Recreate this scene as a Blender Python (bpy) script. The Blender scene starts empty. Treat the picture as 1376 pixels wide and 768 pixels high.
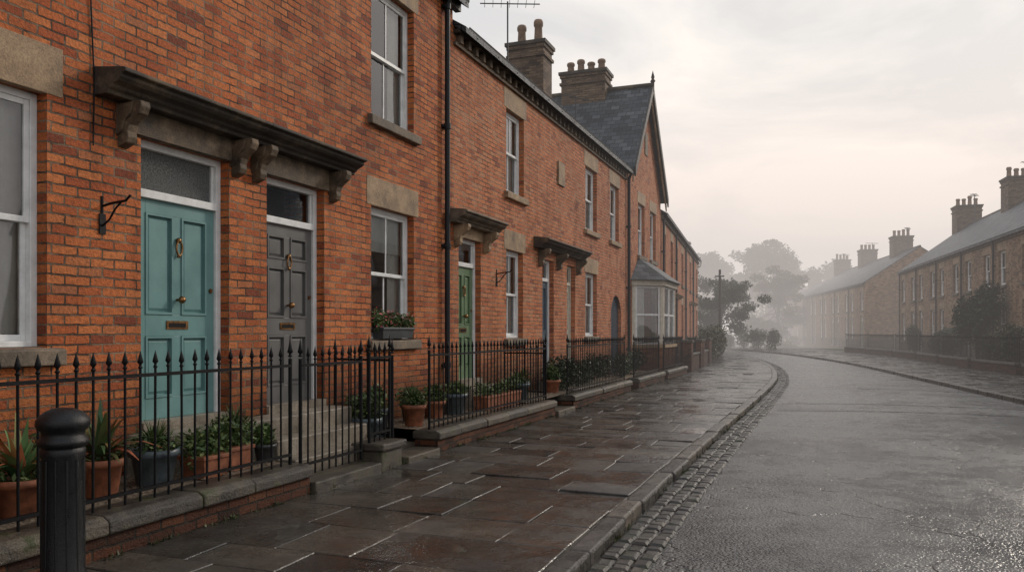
import bpy, bmesh, math, random
from mathutils import Vector, Matrix
R = random.Random(7)
scene = bpy.context.scene
pi = math.pi

# ------------------------------------------------------------------ materials
class M:
    def __init__(s, name):
        s.m = bpy.data.materials.new(name); s.m.use_nodes = True
        s.t = s.m.node_tree
        s.b = s.t.nodes['Principled BSDF']; s.out = s.t.nodes['Material Output']
    def n(s, typ, ins=None, **kw):
        nd = s.t.nodes.new(typ)
        for k, v in kw.items(): setattr(nd, k, v)
        if ins:
            for k, v in ins.items():
                if hasattr(v, 'is_output') : s.t.links.new(v, nd.inputs[k])
                else: nd.inputs[k].default_value = v
        return nd
    def set(s, k, v):
        if hasattr(v, 'is_output'): s.t.links.new(v, s.b.inputs[k])
        else: s.b.inputs[k].default_value = v
    def noise(s, vec, scale, detail=4, rough=0.6):
        return s.n('ShaderNodeTexNoise', {'Vector': vec, 'Scale': scale, 'Detail': detail, 'Roughness': rough})
    def ramp(s, fac, stops, interp='LINEAR'):
        r = s.n('ShaderNodeValToRGB', {'Fac': fac}); cr = r.color_ramp; cr.interpolation = interp
        while len(cr.elements) < len(stops): cr.elements.new(0.5)
        for e, (p, c) in zip(cr.elements, stops):
            e.position = p; e.color = (c[0], c[1], c[2], 1) if hasattr(c, '__len__') else (c, c, c, 1)
        return r.outputs['Color']
    def mix(s, fac, a, b, mode='MIX'):
        nd = s.n('ShaderNodeMix', data_type='RGBA', blend_type=mode)
        for i, v in ((0, fac), (6, a), (7, b)):
            if hasattr(v, 'is_output'): s.t.links.new(v, nd.inputs[i])
            elif i == 0: nd.inputs[0].default_value = v
            else: nd.inputs[i].default_value = (v[0], v[1], v[2], 1) if hasattr(v, '__len__') else (v, v, v, 1)
        return nd.outputs[2]
    def math(s, op, a, b=0.0):
        nd = s.n('ShaderNodeMath', operation=op)
        for i, v in ((0, a), (1, b)):
            if hasattr(v, 'is_output'): s.t.links.new(v, nd.inputs[i])
            else: nd.inputs[i].default_value = v
        return nd.outputs[0]
    def bump(s, h, strength, dist, normal=None):
        d = {'Height': h, 'Strength': strength, 'Distance': dist}
        if normal: d['Normal'] = normal
        nd = s.n('ShaderNodeBump', d); s.set('Normal', nd.outputs[0]); return nd.outputs[0]
    def obj(s): return s.n('ShaderNodeNewGeometry').outputs['Position']
    def uv(s): return s.n('ShaderNodeTexCoord').outputs['UV']

def brick_mat(name, stops, mortar, bw=0.225, rh=0.075, ms=0.0085, bumpd=0.017, rough=0.8, dist=0.015, grime=0.6, mdark=0.45, damp=True):
    m = M(name); uv = m.uv(); pos = m.obj()
    dn = m.noise(uv, 8.0, 2)
    off = m.n('ShaderNodeVectorMath', {0: dn.outputs['Color'], 1: (0.5, 0.5, 0.5)}, operation='SUBTRACT')
    sc = m.n('ShaderNodeVectorMath', {0: off.outputs[0], 'Scale': dist * 1.6}, operation='SCALE')
    ad = m.n('ShaderNodeVectorMath', {0: uv, 1: sc.outputs[0]}, operation='ADD')
    br = m.n('ShaderNodeTexBrick', {'Vector': ad.outputs[0], 'Color1': (0, 0, 0, 1), 'Color2': (1, 1, 1, 1), 'Mortar': (0.5, 0.5, 0.5, 1),
             'Scale': 1.0, 'Mortar Size': ms, 'Mortar Smooth': 0.25, 'Bias': 0.0, 'Brick Width': bw, 'Row Height': rh}, offset=0.5, offset_frequency=2, squash=1.0)
    col = m.ramp(br.outputs['Color'], stops)
    f = m.noise(uv, 34, 3, 0.75).outputs['Fac']
    col = m.mix(1.0, col, m.ramp(f, [(0.3, 0.58), (0.72, 1.35)]), 'MULTIPLY')
    mid = m.noise(pos, 2.6, 4, 0.75).outputs['Fac']
    col = m.mix(br.outputs['Fac'], col, m.mix(m.ramp(mid, [(.42, 0), (.60, 1)]), [c * mdark * 0.5 for c in mortar], mortar))
    big = m.noise(pos, 0.55, 4, 0.65).outputs['Fac']
    col = m.mix(grime, col, m.ramp(big, [(0.3, (0.60, 0.56, 0.54)), (0.5, (0.97, 0.97, 0.97)), (0.7, (1.18, 1.14, 1.08))]), 'MULTIPLY')
    mp = m.n('ShaderNodeMapping', {'Vector': pos, 'Scale': (2.2, 2.2, 0.22)})
    st = m.noise(mp.outputs[0], 1.6, 3, 0.6).outputs['Fac']
    col = m.mix(0.6 * grime, col, m.ramp(st, [(0.34, (0.45, 0.42, 0.40)), (0.47, (1, 1, 1))]), 'MULTIPLY')
    col = m.mix(m.math('MULTIPLY', m.ramp(mid, [(0.58, 0), (0.75, 1)]), 0.3 * grime), col, [c * 1.2 for c in mortar])
    if damp:
        sep = m.n('ShaderNodeSeparateXYZ', {0: pos})
        zz = m.math('ADD', sep.outputs[2], m.math('MULTIPLY', big, -1.2))
        col = m.mix(1.0, col, m.ramp(zz, [(0.0, (0.36, 0.36, 0.31)), (0.6, (1, 1, 1))]), 'MULTIPLY')
    m.set('Base Color', col); m.set('Specular IOR Level', 0.3)
    m.set('Roughness', m.ramp(f, [(0.3, rough - 0.15), (0.7, rough + 0.08)]))
    h = m.math('ADD', m.math('MULTIPLY', m.math('SUBTRACT', 1.0, br.outputs['Fac']), 1.0), m.math('MULTIPLY', f, 0.9))
    h = m.math('ADD', h, m.math('MULTIPLY', br.outputs['Color'], 0.4))
    m.bump(h, 1.0, bumpd)
    return m.m

RED = brick_mat('red_brick', [(0, (0.20, 0.050, 0.024)), (0.07, (0.38, 0.090, 0.030)), (0.5, (0.50, 0.140, 0.042)), (0.85, (0.57, 0.185, 0.060)), (1, (0.40, 0.14, 0.06))], (0.29, 0.19, 0.12))
RED2 = brick_mat('orange_brick', [(0, (0.26, 0.07, 0.035)), (0.1, (0.45, 0.135, 0.052)), (0.8, (0.57, 0.20, 0.082)), (1, (0.46, 0.21, 0.11))], (0.38, 0.26, 0.17))
WALLB = brick_mat('damp_brick', [(0, (0.08, 0.03, 0.018)), (0.5, (0.22, 0.07, 0.035)), (1, (0.32, 0.12, 0.06))], (0.12, 0.09, 0.065))
BROWN = brick_mat('buff_brown_brick', [(0, (0.16, 0.088, 0.05)), (0.4, (0.30, 0.175, 0.098)), (1, (0.42, 0.265, 0.155))], (0.32, 0.26, 0.19))
STACK = brick_mat('sooty_brick', [(0, (0.07, 0.045, 0.03)), (0.4, (0.15, 0.095, 0.06)), (1, (0.24, 0.16, 0.10))], (0.16, 0.13, 0.10), damp=False)
SLATE = brick_mat('slate', [(0, (0.03, 0.035, 0.042)), (0.5, (0.06, 0.07, 0.08)), (1, (0.11, 0.12, 0.13))], (0.012, 0.012, 0.014), bw=0.28, rh=0.2, ms=0.008, bumpd=0.02, rough=0.5, dist=0.006, grime=0.5, damp=False)

def stone_mat(name, c0, c1, c2, rough=0.8, scale=3.0, bd=0.01, moss=None, island=False, spec=0.4):
    m = M(name); pos = m.obj()
    a = m.noise(pos, scale, 5, 0.68).outputs['Fac']; f = m.noise(pos, 60, 3, 0.75).outputs['Fac']
    col = m.ramp(a, [(0.30, c0), (0.5, c1), (0.68, c2)])
    col = m.mix(0.8, col, m.ramp(f, [(0.3, 0.6), (0.7, 1.3)]), 'MULTIPLY')
    if island:
        r = m.n('ShaderNodeNewGeometry').outputs['Random Per Island']
        col = m.mix(1.0, col, m.ramp(r, [(0, (0.6, 0.6, 0.62)), (0.5, (0.95, 0.93, 0.9)), (1, (1.3, 1.2, 1.1))]), 'MULTIPLY')
    if moss:
        g = m.noise(pos, 5, 5, 0.75).outputs['Fac']
        col = m.mix(m.ramp(g, [(0.54, 0), (0.64, 1)]), col, moss)
    m.set('Base Color', col); m.set('Roughness', m.ramp(a, [(0.3, rough - 0.2), (0.7, rough + 0.05)]))
    m.set('Specular IOR Level', spec)
    m.bump(m.math('ADD', a, m.math('MULTIPLY', f, 0.6)), 0.9, bd)
    return m.m

STONE = stone_mat('sandstone', (0.13, 0.085, 0.05), (0.31, 0.21, 0.125), (0.44, 0.32, 0.20))
SOOT = stone_mat('sooty_stone', (0.014, 0.012, 0.010), (0.045, 0.035, 0.026), (0.15, 0.11, 0.07), scale=2.2)
CORB = stone_mat('stained_corbel_stone', (0.03, 0.022, 0.015), (0.11, 0.078, 0.05), (0.24, 0.17, 0.11), scale=4)
SILL = stone_mat('weathered_sill_stone', (0.05, 0.042, 0.034), (0.15, 0.115, 0.082), (0.27, 0.21, 0.15))
COPE = stone_mat('wet_coping_stone', (0.024, 0.021, 0.017), (0.080, 0.067, 0.052), (0.18, 0.15, 0.115), rough=0.48, moss=(0.045, 0.050, 0.018), island=True, bd=0.022, scale=5)
KERB = stone_mat('granite_kerb_stone', (0.03, 0.028, 0.025), (0.085, 0.076, 0.064), (0.16, 0.14, 0.12), rough=0.38, island=True, bd=0.016, scale=5)
SETT = stone_mat('granite_sett_stone', (0.02, 0.018, 0.016), (0.05, 0.045, 0.039), (0.10, 0.088, 0.075), rough=0.42, island=True, bd=0.014, moss=(0.022, 0.028, 0.010))
MORTAR = stone_mat('paving_bed', (0.02, 0.017, 0.012), (0.05, 0.042, 0.031), (0.12, 0.10, 0.07), rough=0.6, scale=5)
STEP = stone_mat('step_stone', (0.10, 0.085, 0.065), (0.22, 0.185, 0.14), (0.34, 0.29, 0.23), rough=0.5)
GRAVEL = stone_mat('gravel_stones', (0.08, 0.06, 0.045), (0.20, 0.155, 0.11), (0.36, 0.30, 0.23), scale=45, bd=0.02, island=True)
SOIL = stone_mat('soil_earth', (0.015, 0.01, 0.007), (0.03, 0.02, 0.013), (0.05, 0.035, 0.025), scale=12)

def flag_mat():
    m = M('wet_yorkstone_flag'); pos = m.obj()
    isl = m.n('ShaderNodeNewGeometry').outputs['Random Per Island']
    a = m.noise(pos, 2.4, 5, 0.68).outputs['Fac']; f = m.noise(pos, 45, 3, 0.75).outputs['Fac']
    col = m.ramp(isl, [(0, (0.026, 0.024, 0.021)), (0.35, (0.048, 0.043, 0.036)), (0.7, (0.074, 0.063, 0.050)), (1, (0.056, 0.054, 0.050))])
    col = m.mix(1.0, col, m.ramp(a, [(0.3, 0.5), (0.55, 1.0), (0.72, 1.8)]), 'MULTIPLY')
    col = m.mix(0.9, col, m.ramp(f, [(0.3, 0.55), (0.7, 1.4)]), 'MULTIPLY')
    m.set('Base Color', col)
    w = m.noise(pos, 1.6, 5, 0.68).outputs['Fac']
    wet = m.math('ADD', w, m.math('MULTIPLY', isl, 0.12))
    m.set('Roughness', m.ramp(wet, [(0.44, 0.08), (0.54, 0.22), (0.68, 0.42)]))
    m.set('Specular IOR Level', 0.6)
    hm = m.ramp(wet, [(0.42, 0.22), (0.56, 1.0)])
    h = m.math('MULTIPLY', m.math('ADD', m.noise(pos, 7, 4, 0.75).outputs['Fac'], m.math('MULTIPLY', f, 0.3)), hm)
    m.bump(h, 0.7, 0.013)
    return m.m
FLAG = flag_mat()

def asphalt(name, mul=1.0, r0=0.2, r1=0.5):
    m = M(name); pos = m.obj()
    f = m.noise(pos, 90, 2, 0.8).outputs['Fac']
    v = m.n('ShaderNodeTexVoronoi', {'Vector': pos, 'Scale': 48.0}).outputs['Distance']
    a = m.noise(pos, 0.5, 5, 0.7).outputs['Fac']; b = m.noise(pos, 3.0, 5, 0.75).outputs['Fac']
    col = m.ramp(a, [(0.35, [c * mul for c in (0.045, 0.043, 0.041)]), (0.52, [c * mul for c in (0.070, 0.067, 0.063)]), (0.66, [c * mul for c in (0.11, 0.105, 0.096)])])
    col = m.mix(1.0, col, m.ramp(f, [(0.3, 0.35), (0.7, 1.9)]), 'MULTIPLY')
    col = m.mix(0.7, col, m.ramp(b, [(0.35, 0.6), (0.65, 1.35)]), 'MULTIPLY')
    dn = m.n('ShaderNodeVectorMath', {0: pos, 1: m.noise(pos, 1.5, 3).outputs['Color']}, operation='ADD')
    cr = m.n('ShaderNodeTexVoronoi', {'Vector': dn.outputs[0], 'Scale': 0.55}, feature='DISTANCE_TO_EDGE').outputs['Distance']
    ck = m.math('MULTIPLY', m.ramp(cr, [(0.0, 1), (0.012, 0)]), m.ramp(b, [(0.46, 0), (0.54, 1)]))
    col = m.mix(ck, col, (0.010, 0.010, 0.010))
    m.set('Base Color', col)
    rr = m.math('ADD', m.math('MULTIPLY', a, 0.55), m.math('MULTIPLY', b, 0.45))
    m.set('Roughness', m.ramp(rr, [(0.40, r0), (0.60, r1)]))
    m.set('Specular IOR Level', 0.65)
    h = m.math('ADD', m.math('MULTIPLY', v, -1.0), m.math('MULTIPLY', b, 1.4))
    h = m.math('SUBTRACT', h, m.math('MULTIPLY', ck, 1.5))
    m.bump(h, 0.9, 0.012)
    return m.m
ROAD = asphalt('wet_asphalt', 1.0, 0.15, 0.38)
PATCH = asphalt('asphalt_repair', 0.5, 0.12, 0.4)

def plain(name, c, rough=0.5, metal=0.0, var=0.25, scale=8, bd=0.002, coat=0.0, spec=0.5):
    m = M(name); pos = m.obj(); a = m.noise(pos, scale, 4, 0.65).outputs['Fac']
    m.set('Base Color', m.mix(1.0, c, m.ramp(a, [(0.3, 1 - var), (0.7, 1 + var * 0.5)]), 'MULTIPLY'))
    m.set('Roughness', m.ramp(a, [(0.3, max(0.03, rough - 0.1)), (0.7, rough + 0.1)])); m.set('Metallic', metal)
    m.bump(m.noise(pos, scale * 6, 2).outputs['Fac'], 0.5, bd); m.set('Specular IOR Level', spec)
    return m.m
WHITE = plain('white_gloss_paint', (0.74, 0.74, 0.72), 0.4, var=0.18)
CREAM = plain('cream_paint', (0.58, 0.53, 0.43), 0.45)
TEAL = plain('teal_door_paint', (0.145, 0.275, 0.265), 0.42, var=0.16, scale=3, spec=.35)
GREY = plain('grey_door_paint', (0.13, 0.127, 0.122), 0.42, var=0.15, scale=3, spec=.35)
GREEN = plain('green_door_paint', (0.13, 0.20, 0.11), 0.4, var=0.15)
NAVY = plain('navy_door_paint', (0.03, 0.05, 0.075), 0.36)
DBLUE = plain('slate_blue_door_paint', (0.07, 0.11, 0.14), 0.4)
BRASS = plain('aged_brass', (0.30, 0.16, 0.07), 0.36, 1.0, var=.5, scale=30)
IRON = plain('black_painted_iron', (0.006, 0.006, 0.007), 0.5, 0.0, var=0.5, scale=25, bd=0.004, spec=.18)
BOLL = plain('bollard_black_paint', (0.008, 0.009, 0.010), 0.36, 0.0, var=0.5, scale=25, bd=0.006, spec=.35)
PIPE = plain('cast_iron_pipe', (0.014, 0.015, 0.018), 0.5, var=0.4, spec=.3)
TERRA = plain('terracotta', (0.30, 0.105, 0.05), 0.7, var=0.6, scale=10, bd=0.004)
CHPOT = plain('clay_chimney_pot', (0.22, 0.14, 0.09), 0.8, var=0.5)
BLUEPOT = plain('blue_glazed_pot', (0.085, 0.11, 0.125), 0.35, var=0.6)
ZINC = plain('dark_planter', (0.05, 0.055, 0.058), 0.5, var=0.4)
BARK = plain('bark', (0.06, 0.045, 0.035), 0.9, var=0.5)
CURT = plain('curtain_fabric', (0.68, 0.66, 0.62), 0.9, var=0.1)
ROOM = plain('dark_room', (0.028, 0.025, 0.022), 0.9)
FROST = plain('frosted_glass', (0.12, 0.125, 0.12), 0.16, var=0.8, scale=60, bd=0.02)
ALU = plain('aerial_metal', (0.06, 0.06, 0.06), 0.6, 0.0)
WOODD = plain('dark_bargeboard', (0.035, 0.028, 0.022), 0.55)

def glass_mat():
    m = M('window_glass'); nt = m.t
    g = m.n('ShaderNodeBsdfGlossy', {'Roughness': 0.02, 'Color': (.95, .96, 1, 1)})
    t = m.n('ShaderNodeBsdfTransparent', {'Color': (0.9, 0.92, 0.91, 1)})
    bn = m.n('ShaderNodeBump', {'Height': m.noise(m.obj(), 1.6, 0).outputs['Fac'], 'Strength': 0.25, 'Distance': 0.02})
    nt.links.new(bn.outputs[0], g.inputs['Normal'])
    lw = m.n('ShaderNodeFresnel', {'IOR': 1.85})
    mx = m.n('ShaderNodeMixShader', {0: lw.outputs[0], 1: t.outputs[0], 2: g.outputs[0]})
    nt.links.new(mx.outputs[0], m.out.inputs['Surface']); nt.nodes.remove(m.b)
    return m.m
GLASS = glass_mat()

def leaf_mat(name, stops, rough=0.5):
    m = M(name); g = m.n('ShaderNodeNewGeometry')
    col = m.ramp(g.outputs['Random Per Island'], stops)
    a = m.noise(g.outputs['Position'], 1.3, 2).outputs['Fac']
    col = m.mix(1.0, col, m.ramp(a, [(0.35, 0.6), (0.65, 1.25)]), 'MULTIPLY')
    m.set('Base Color', col); m.set('Roughness', rough); m.set('Specular IOR Level', .3)
    return m.m
LEAF = leaf_mat('green_leaves', [(0, (0.03, 0.06, 0.016)), (0.5, (0.065, 0.11, 0.035)), (1, (0.15, 0.18, 0.06))])
LEAFM = leaf_mat('hedge_leaves', [(0, (0.025, 0.035, 0.012)), (0.5, (0.06, 0.07, 0.028)), (1, (0.12, 0.11, 0.05))])
LEAFD = leaf_mat('dark_leaves', [(0, (0.014, 0.026, 0.010)), (0.5, (0.03, 0.046, 0.018)), (1, (0.06, 0.075, 0.03))])
LEAFB = leaf_mat('autumn_leaves', [(0, (0.04, 0.04, 0.02)), (0.5, (0.075, 0.065, 0.035)), (1, (0.12, 0.09, 0.05))])
AGAVE = leaf_mat('succulent_leaves', [(0, (0.06, 0.15, 0.06)), (0.45, (0.13, 0.22, 0.08)), (0.7, (0.28, 0.19, 0.07)), (1, (0.42, 0.10, 0.05))])
FLOWER = leaf_mat('flower_petals', [(0, (0.5, 0.04, 0.05)), (0.5, (0.6, 0.2, 0.2)), (1, (0.7, 0.6, 0.55))])

def grass_mat():
    m = M('grass_ground'); pos = m.obj(); a = m.noise(pos, 0.4, 5, 0.7).outputs['Fac']
    m.set('Base Color', m.ramp(a, [(0.3, (0.03, 0.04, 0.015)), (0.7, (0.07, 0.075, 0.035))])); m.set('Roughness', 0.9)
    m.bump(m.noise(pos, 20, 3).outputs['Fac'], 1, 0.05); return m.m
GRASS = grass_mat()

# ------------------------------------------------------------------ builder
class B:
    def __init__(s, name, loc=(0, 0, 0), rot=0.0):
        s.name = name; s.loc = loc; s.rot = rot; s.parts = {}
    def P(s, part, mat):
        k = (part, mat.name)
        if k not in s.parts: s.parts[k] = dict(v=[], f=[], s=[], m=mat, n=part)
        return s.parts[k]
    def faces(s, part, mat, vs, fs, sm=False):
        p = s.P(part, mat); o = len(p['v']); p['v'] += [tuple(v) for v in vs]
        for f in fs: p['f'].append([o + i for i in f]); p['s'].append(sm)
    def poly(s, part, mat, pts, sm=False): s.faces(part, mat, pts, [list(range(len(pts)))], sm)
    def box(s, part, mat, x0, x1, y0, y1, z0, z1):
        v = [(x, y, z) for z in (z0, z1) for y in (y0, y1) for x in (x0, x1)]
        s.faces(part, mat, v, [(0, 2, 3, 1), (4, 5, 7, 6), (0, 1, 5, 4), (2, 6, 7, 3), (0, 4, 6, 2), (1, 3, 7, 5)])
    def hexa(s, part, mat, bot, top):
        s.faces(part, mat, list(bot) + list(top), [(3, 2, 1, 0), (4, 5, 6, 7), (0, 1, 5, 4), (1, 2, 6, 5), (2, 3, 7, 6), (3, 0, 4, 7)])
    def extr(s, part, mat, pts, vec):
        n = len(pts); v = [Vector(p) for p in pts]; w = [p + Vector(vec) for p in v]
        fs = [list(range(n))[::-1], list(range(n, 2 * n))] + [(i, (i + 1) % n, n + (i + 1) % n, n + i) for i in range(n)]
        s.faces(part, mat, v + w, fs)
    def prof(s, part, mat, xz, y0, y1): s.extr(part, mat, [(x, y0, z) for x, z in xz], (0, y1 - y0, 0))
    def cyl(s, part, mat, p0, p1, r0, r1=None, seg=8, cap=True):
        r1 = r0 if r1 is None else r1
        p0 = Vector(p0); p1 = Vector(p1); d = (p1 - p0).normalized()
        a = d.orthogonal().normalized(); b = d.cross(a)
        v = []
        for p, r in ((p0, r0), (p1, r1)):
            for i in range(seg):
                t = 2 * pi * i / seg; v.append(p + (a * math.cos(t) + b * math.sin(t)) * r)
        s.faces(part, mat, v, [(i, (i + 1) % seg, seg + (i + 1) % seg, seg + i) for i in range(seg)], True)
        if cap: s.faces(part, mat, v, [list(range(seg))[::-1], list(range(seg, 2 * seg))])
    def lathe(s, part, mat, c, prof, seg=16, sm=True):
        v = []; n = len(prof)
        for r, z in prof:
            for i in range(seg):
                t = 2 * pi * i / seg; v.append((c[0] + r * math.cos(t), c[1] + r * math.sin(t), c[2] + z))
        s.faces(part, mat, v, [(k * seg + i, k * seg + (i + 1) % seg, (k + 1) * seg + (i + 1) % seg, (k + 1) * seg + i) for k in range(n - 1) for i in range(seg)], sm)
    def ball(s, part, mat, c, r, seg=10):
        s.lathe(part, mat, c, [(max(1e-4, r * math.sin(pi * k / 6)), -r * math.cos(pi * k / 6)) for k in range(7)], seg)
    def tube(s, part, mat, pts, r, seg=6):
        for a, b in zip(pts[:-1], pts[1:]): s.cyl(part, mat, a, b, r, seg=seg)
    def done(s, bevel=None):
        objs = []
        for k, p in s.parts.items():
            me = bpy.data.meshes.new(p['n']); me.from_pydata(p['v'], [], p['f']); me.update()
            uvl = me.uv_layers.new(name='UVMap'); d = uvl.data
            zax = Vector((0, 0, 1))
            for poly in me.polygons:
                nrm = poly.normal.copy(); poly.use_smooth = p['s'][poly.index]
                if abs(nrm.z) > 0.96 or nrm.length < 0.5:
                    for li in poly.loop_indices:
                        co = me.vertices[me.loops[li].vertex_index].co; d[li].uv = (co.y, co.x)
                    continue
                if nrm.x < -0.01 or (abs(nrm.x) <= 0.01 and nrm.y < 0):
                    if nrm.z > 0.2 or nrm.z < -0.2: pass
                    else: nrm = -nrm
                h = zax.cross(nrm).normalized(); vv = nrm.cross(h)
                for li in poly.loop_indices:
                    co = me.vertices[me.loops[li].vertex_index].co; d[li].uv = (co.dot(h), co.dot(vv))
            me.materials.append(p['m'])
            o = bpy.data.objects.new(p['n'], me); scene.collection.objects.link(o); objs.append(o)
            w = (bevel or {}).get(p['n'])
            if w:
                bm = bmesh.new(); bm.from_mesh(me); bmesh.ops.recalc_face_normals(bm, faces=bm.faces); bm.to_mesh(me); bm.free()
                md = o.modifiers.new('bevel', 'BEVEL'); md.width = w; md.segments = 2; md.limit_method = 'ANGLE'
        if len(objs) == 1:
            o = objs[0]; o.name = s.name; o.location = s.loc; o.rotation_euler = (0, 0, s.rot); return o
        e = bpy.data.objects.new(s.name, None); scene.collection.objects.link(e)
        e.location = s.loc; e.rotation_euler = (0, 0, s.rot)
        for o in objs: o.parent = e
        return e

def interp(pts, y):
    if y <= pts[0][0]: return pts[0][1]
    if y >= pts[-1][0]:
        a, b = pts[-2], pts[-1]; return b[1] + (b[1] - a[1]) / (b[0] - a[0]) * (y - b[0])
    for i in range(len(pts) - 1):
        if pts[i][0] <= y <= pts[i + 1][0]:
            a = pts[max(0, i - 1)]; b = pts[i]; c = pts[i + 1]; d = pts[min(len(pts) - 1, i + 2)]
            m1 = (c[1] - a[1]) / (c[0] - a[0]); m2 = (d[1] - b[1]) / (d[0] - b[0]); h = c[0] - b[0]; t = (y - b[0]) / h
            return (2*t**3-3*t**2+1)*b[1] + (t**3-2*t**2+t)*h*m1 + (-2*t**3+3*t**2)*c[1] + (t**3-t**2)*h*m2
KLp = [(-20, -1.42), (-5, -1.42), (10, -1.38), (21, -1.2), (27, -1.25), (35, -1.8), (43, -2.9), (50, -4.2), (58, -6.6), (66, -10), (76, -15.5)]
KRp = [(-20, 5.4), (5, 5.3), (12, 4.9), (19.4, 4.1), (28, 3.0), (37.5, 1.8), (47, 0.1), (58, -2.6), (66, -5.6), (76, -10.5)]
BLp = [(-20, -4.25), (20, -4.25), (29, -4.27), (36, -4.55), (43, -5.1), (50, -6.0), (58, -8.2), (66, -11.6), (76, -17.2)]
BRp = [(-20, 9.5), (5, 9.2), (15, 8.4), (22, 7.4), (30, 6.3), (38, 5.3), (48, 4.4), (60, 2.2), (70, -0.8), (76, -3.4)]
KL = lambda y: interp(KLp, y); KR = lambda y: interp(KRp, y); BL = lambda y: interp(BLp, y); BR = lambda y: interp(BRp, y)

def strip(name, fa, fb, y0, y1, step, z, mat, n=1):
    b = B(name); ys = []; y = y0
    while y < y1 + 1e-6: ys.append(y); y += step
    v = [(fa(y) + (fb(y) - fa(y)) * k / n, y, z(k / n) if callable(z) else z) for y in ys for k in range(n + 1)]
    f = [(i * (n + 1) + k, i * (n + 1) + k + 1, (i + 1) * (n + 1) + k + 1, (i + 1) * (n + 1) + k) for i in range(len(ys) - 1) for k in range(n)]
    b.faces(name, mat, v, f); return b.done()

# ------------------------------------------------------------------ ground
g = B('ground'); g.poly('ground', GRASS, [(-500, -200, -0.3), (500, -200, -0.3), (500, 900, -0.3), (-500, 900, -0.3)]); g.done()
strip('road', lambda y: KL(y) - 0.02, lambda y: KR(y) + 0.02, -14, 100, 1.0, lambda t: -0.105 + 0.05 * (1 - (2 * t - 1) ** 2), ROAD, 10)
def cross_patch(y0, y1, a, c):
    b = B('road_repair_strip'); vs = []; N = 24
    for k in range(N + 1):
        t = a + (c - a) * k / N
        for yy in (y0, y1):
            yj = yy + R.uniform(-0.035, 0.035) + 0.25 * t
            x = KL(yj) + (KR(yj) - KL(yj)) * t
            vs.append((x, yj, -0.105 + 0.05 * (1 - (2 * t - 1) ** 2) + 0.004))
    b.faces('strip', PATCH, vs, [(2*k, 2*k+2, 2*k+3, 2*k+1) for k in range(N)]); b.done()
cross_patch(16.3, 16.55, 0.09, 0.98); cross_patch(22.6, 23.4, 0.45, 0.98); cross_patch(17.9, 18.0, 0.09, 0.98)

def flags(name, fa, fb, y0, y1, seed):
    r = random.Random(seed); b = B(name); y = y0
    while y < y1:
        d = r.uniform(0.36, 0.7); ya, yb = y + 0.004, y + d - 0.004
        w = abs(fb(y) - fa(y)); cuts = [0.0]
        while cuts[-1] < w - 0.05:
            c = cuts[-1] + r.uniform(0.45, 1.05)
            if w - c < 0.35: c = w
            cuts.append(min(c, w))
        for c0, c1 in zip(cuts[:-1], cuts[1:]):
            def X(yy, c, e):
                a, bb = fa(yy), fb(yy); return a + (bb - a) * c / w + e
            j = lambda: r.uniform(-0.006, 0.006)
            z0 = r.uniform(-0.005, 0.005); tx, ty = r.uniform(-.006, .006), r.uniform(-.006, .006)
            e = 0.004
            q = [(X(ya, c0, e) + j(), ya + j(), -1, -1), (X(ya, c1, -e) + j(), ya + j(), 1, -1), (X(yb, c1, -e) + j(), yb + j(), 1, 1), (X(yb, c0, e) + j(), yb + j(), -1, 1)]
            k = 0.006
            bot = [(p[0], p[1], -0.04) for p in q]
            mid = [(p[0], p[1], z0 + tx * p[2] + ty * p[3] - 0.006) for p in q]
            top = [(p[0] - k * p[2], p[1] - k * p[3], z0 + tx * p[2] + ty * p[3]) for p in q]
            vs = bot + mid + top
            fs = [(8, 9, 10, 11)]
            for o in (0, 4):
                for i in range(4): fs.append((o + i, o + (i + 1) % 4, o + 4 + (i + 1) % 4, o + 4 + i))
            b.faces(name, FLAG, vs, fs)
        y += d
    return b.done()
flags('pavement', lambda y: BL(y) - 0.02, lambda y: KL(y) - 0.17, -10, 74, 3)
flags('pavement', lambda y: KR(y) + 0.17, lambda y: BR(y), -6, 74, 4)
strip('pavement_bed', lambda y: BL(y) - 0.06, lambda y: KL(y) - 0.1, -12, 76, 1.0, -0.014, MORTAR)
strip('pavement_bed', lambda y: KR(y) + 0.1, lambda y: BR(y) + 0.1, -12, 76, 1.0, -0.014, MORTAR)

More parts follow.
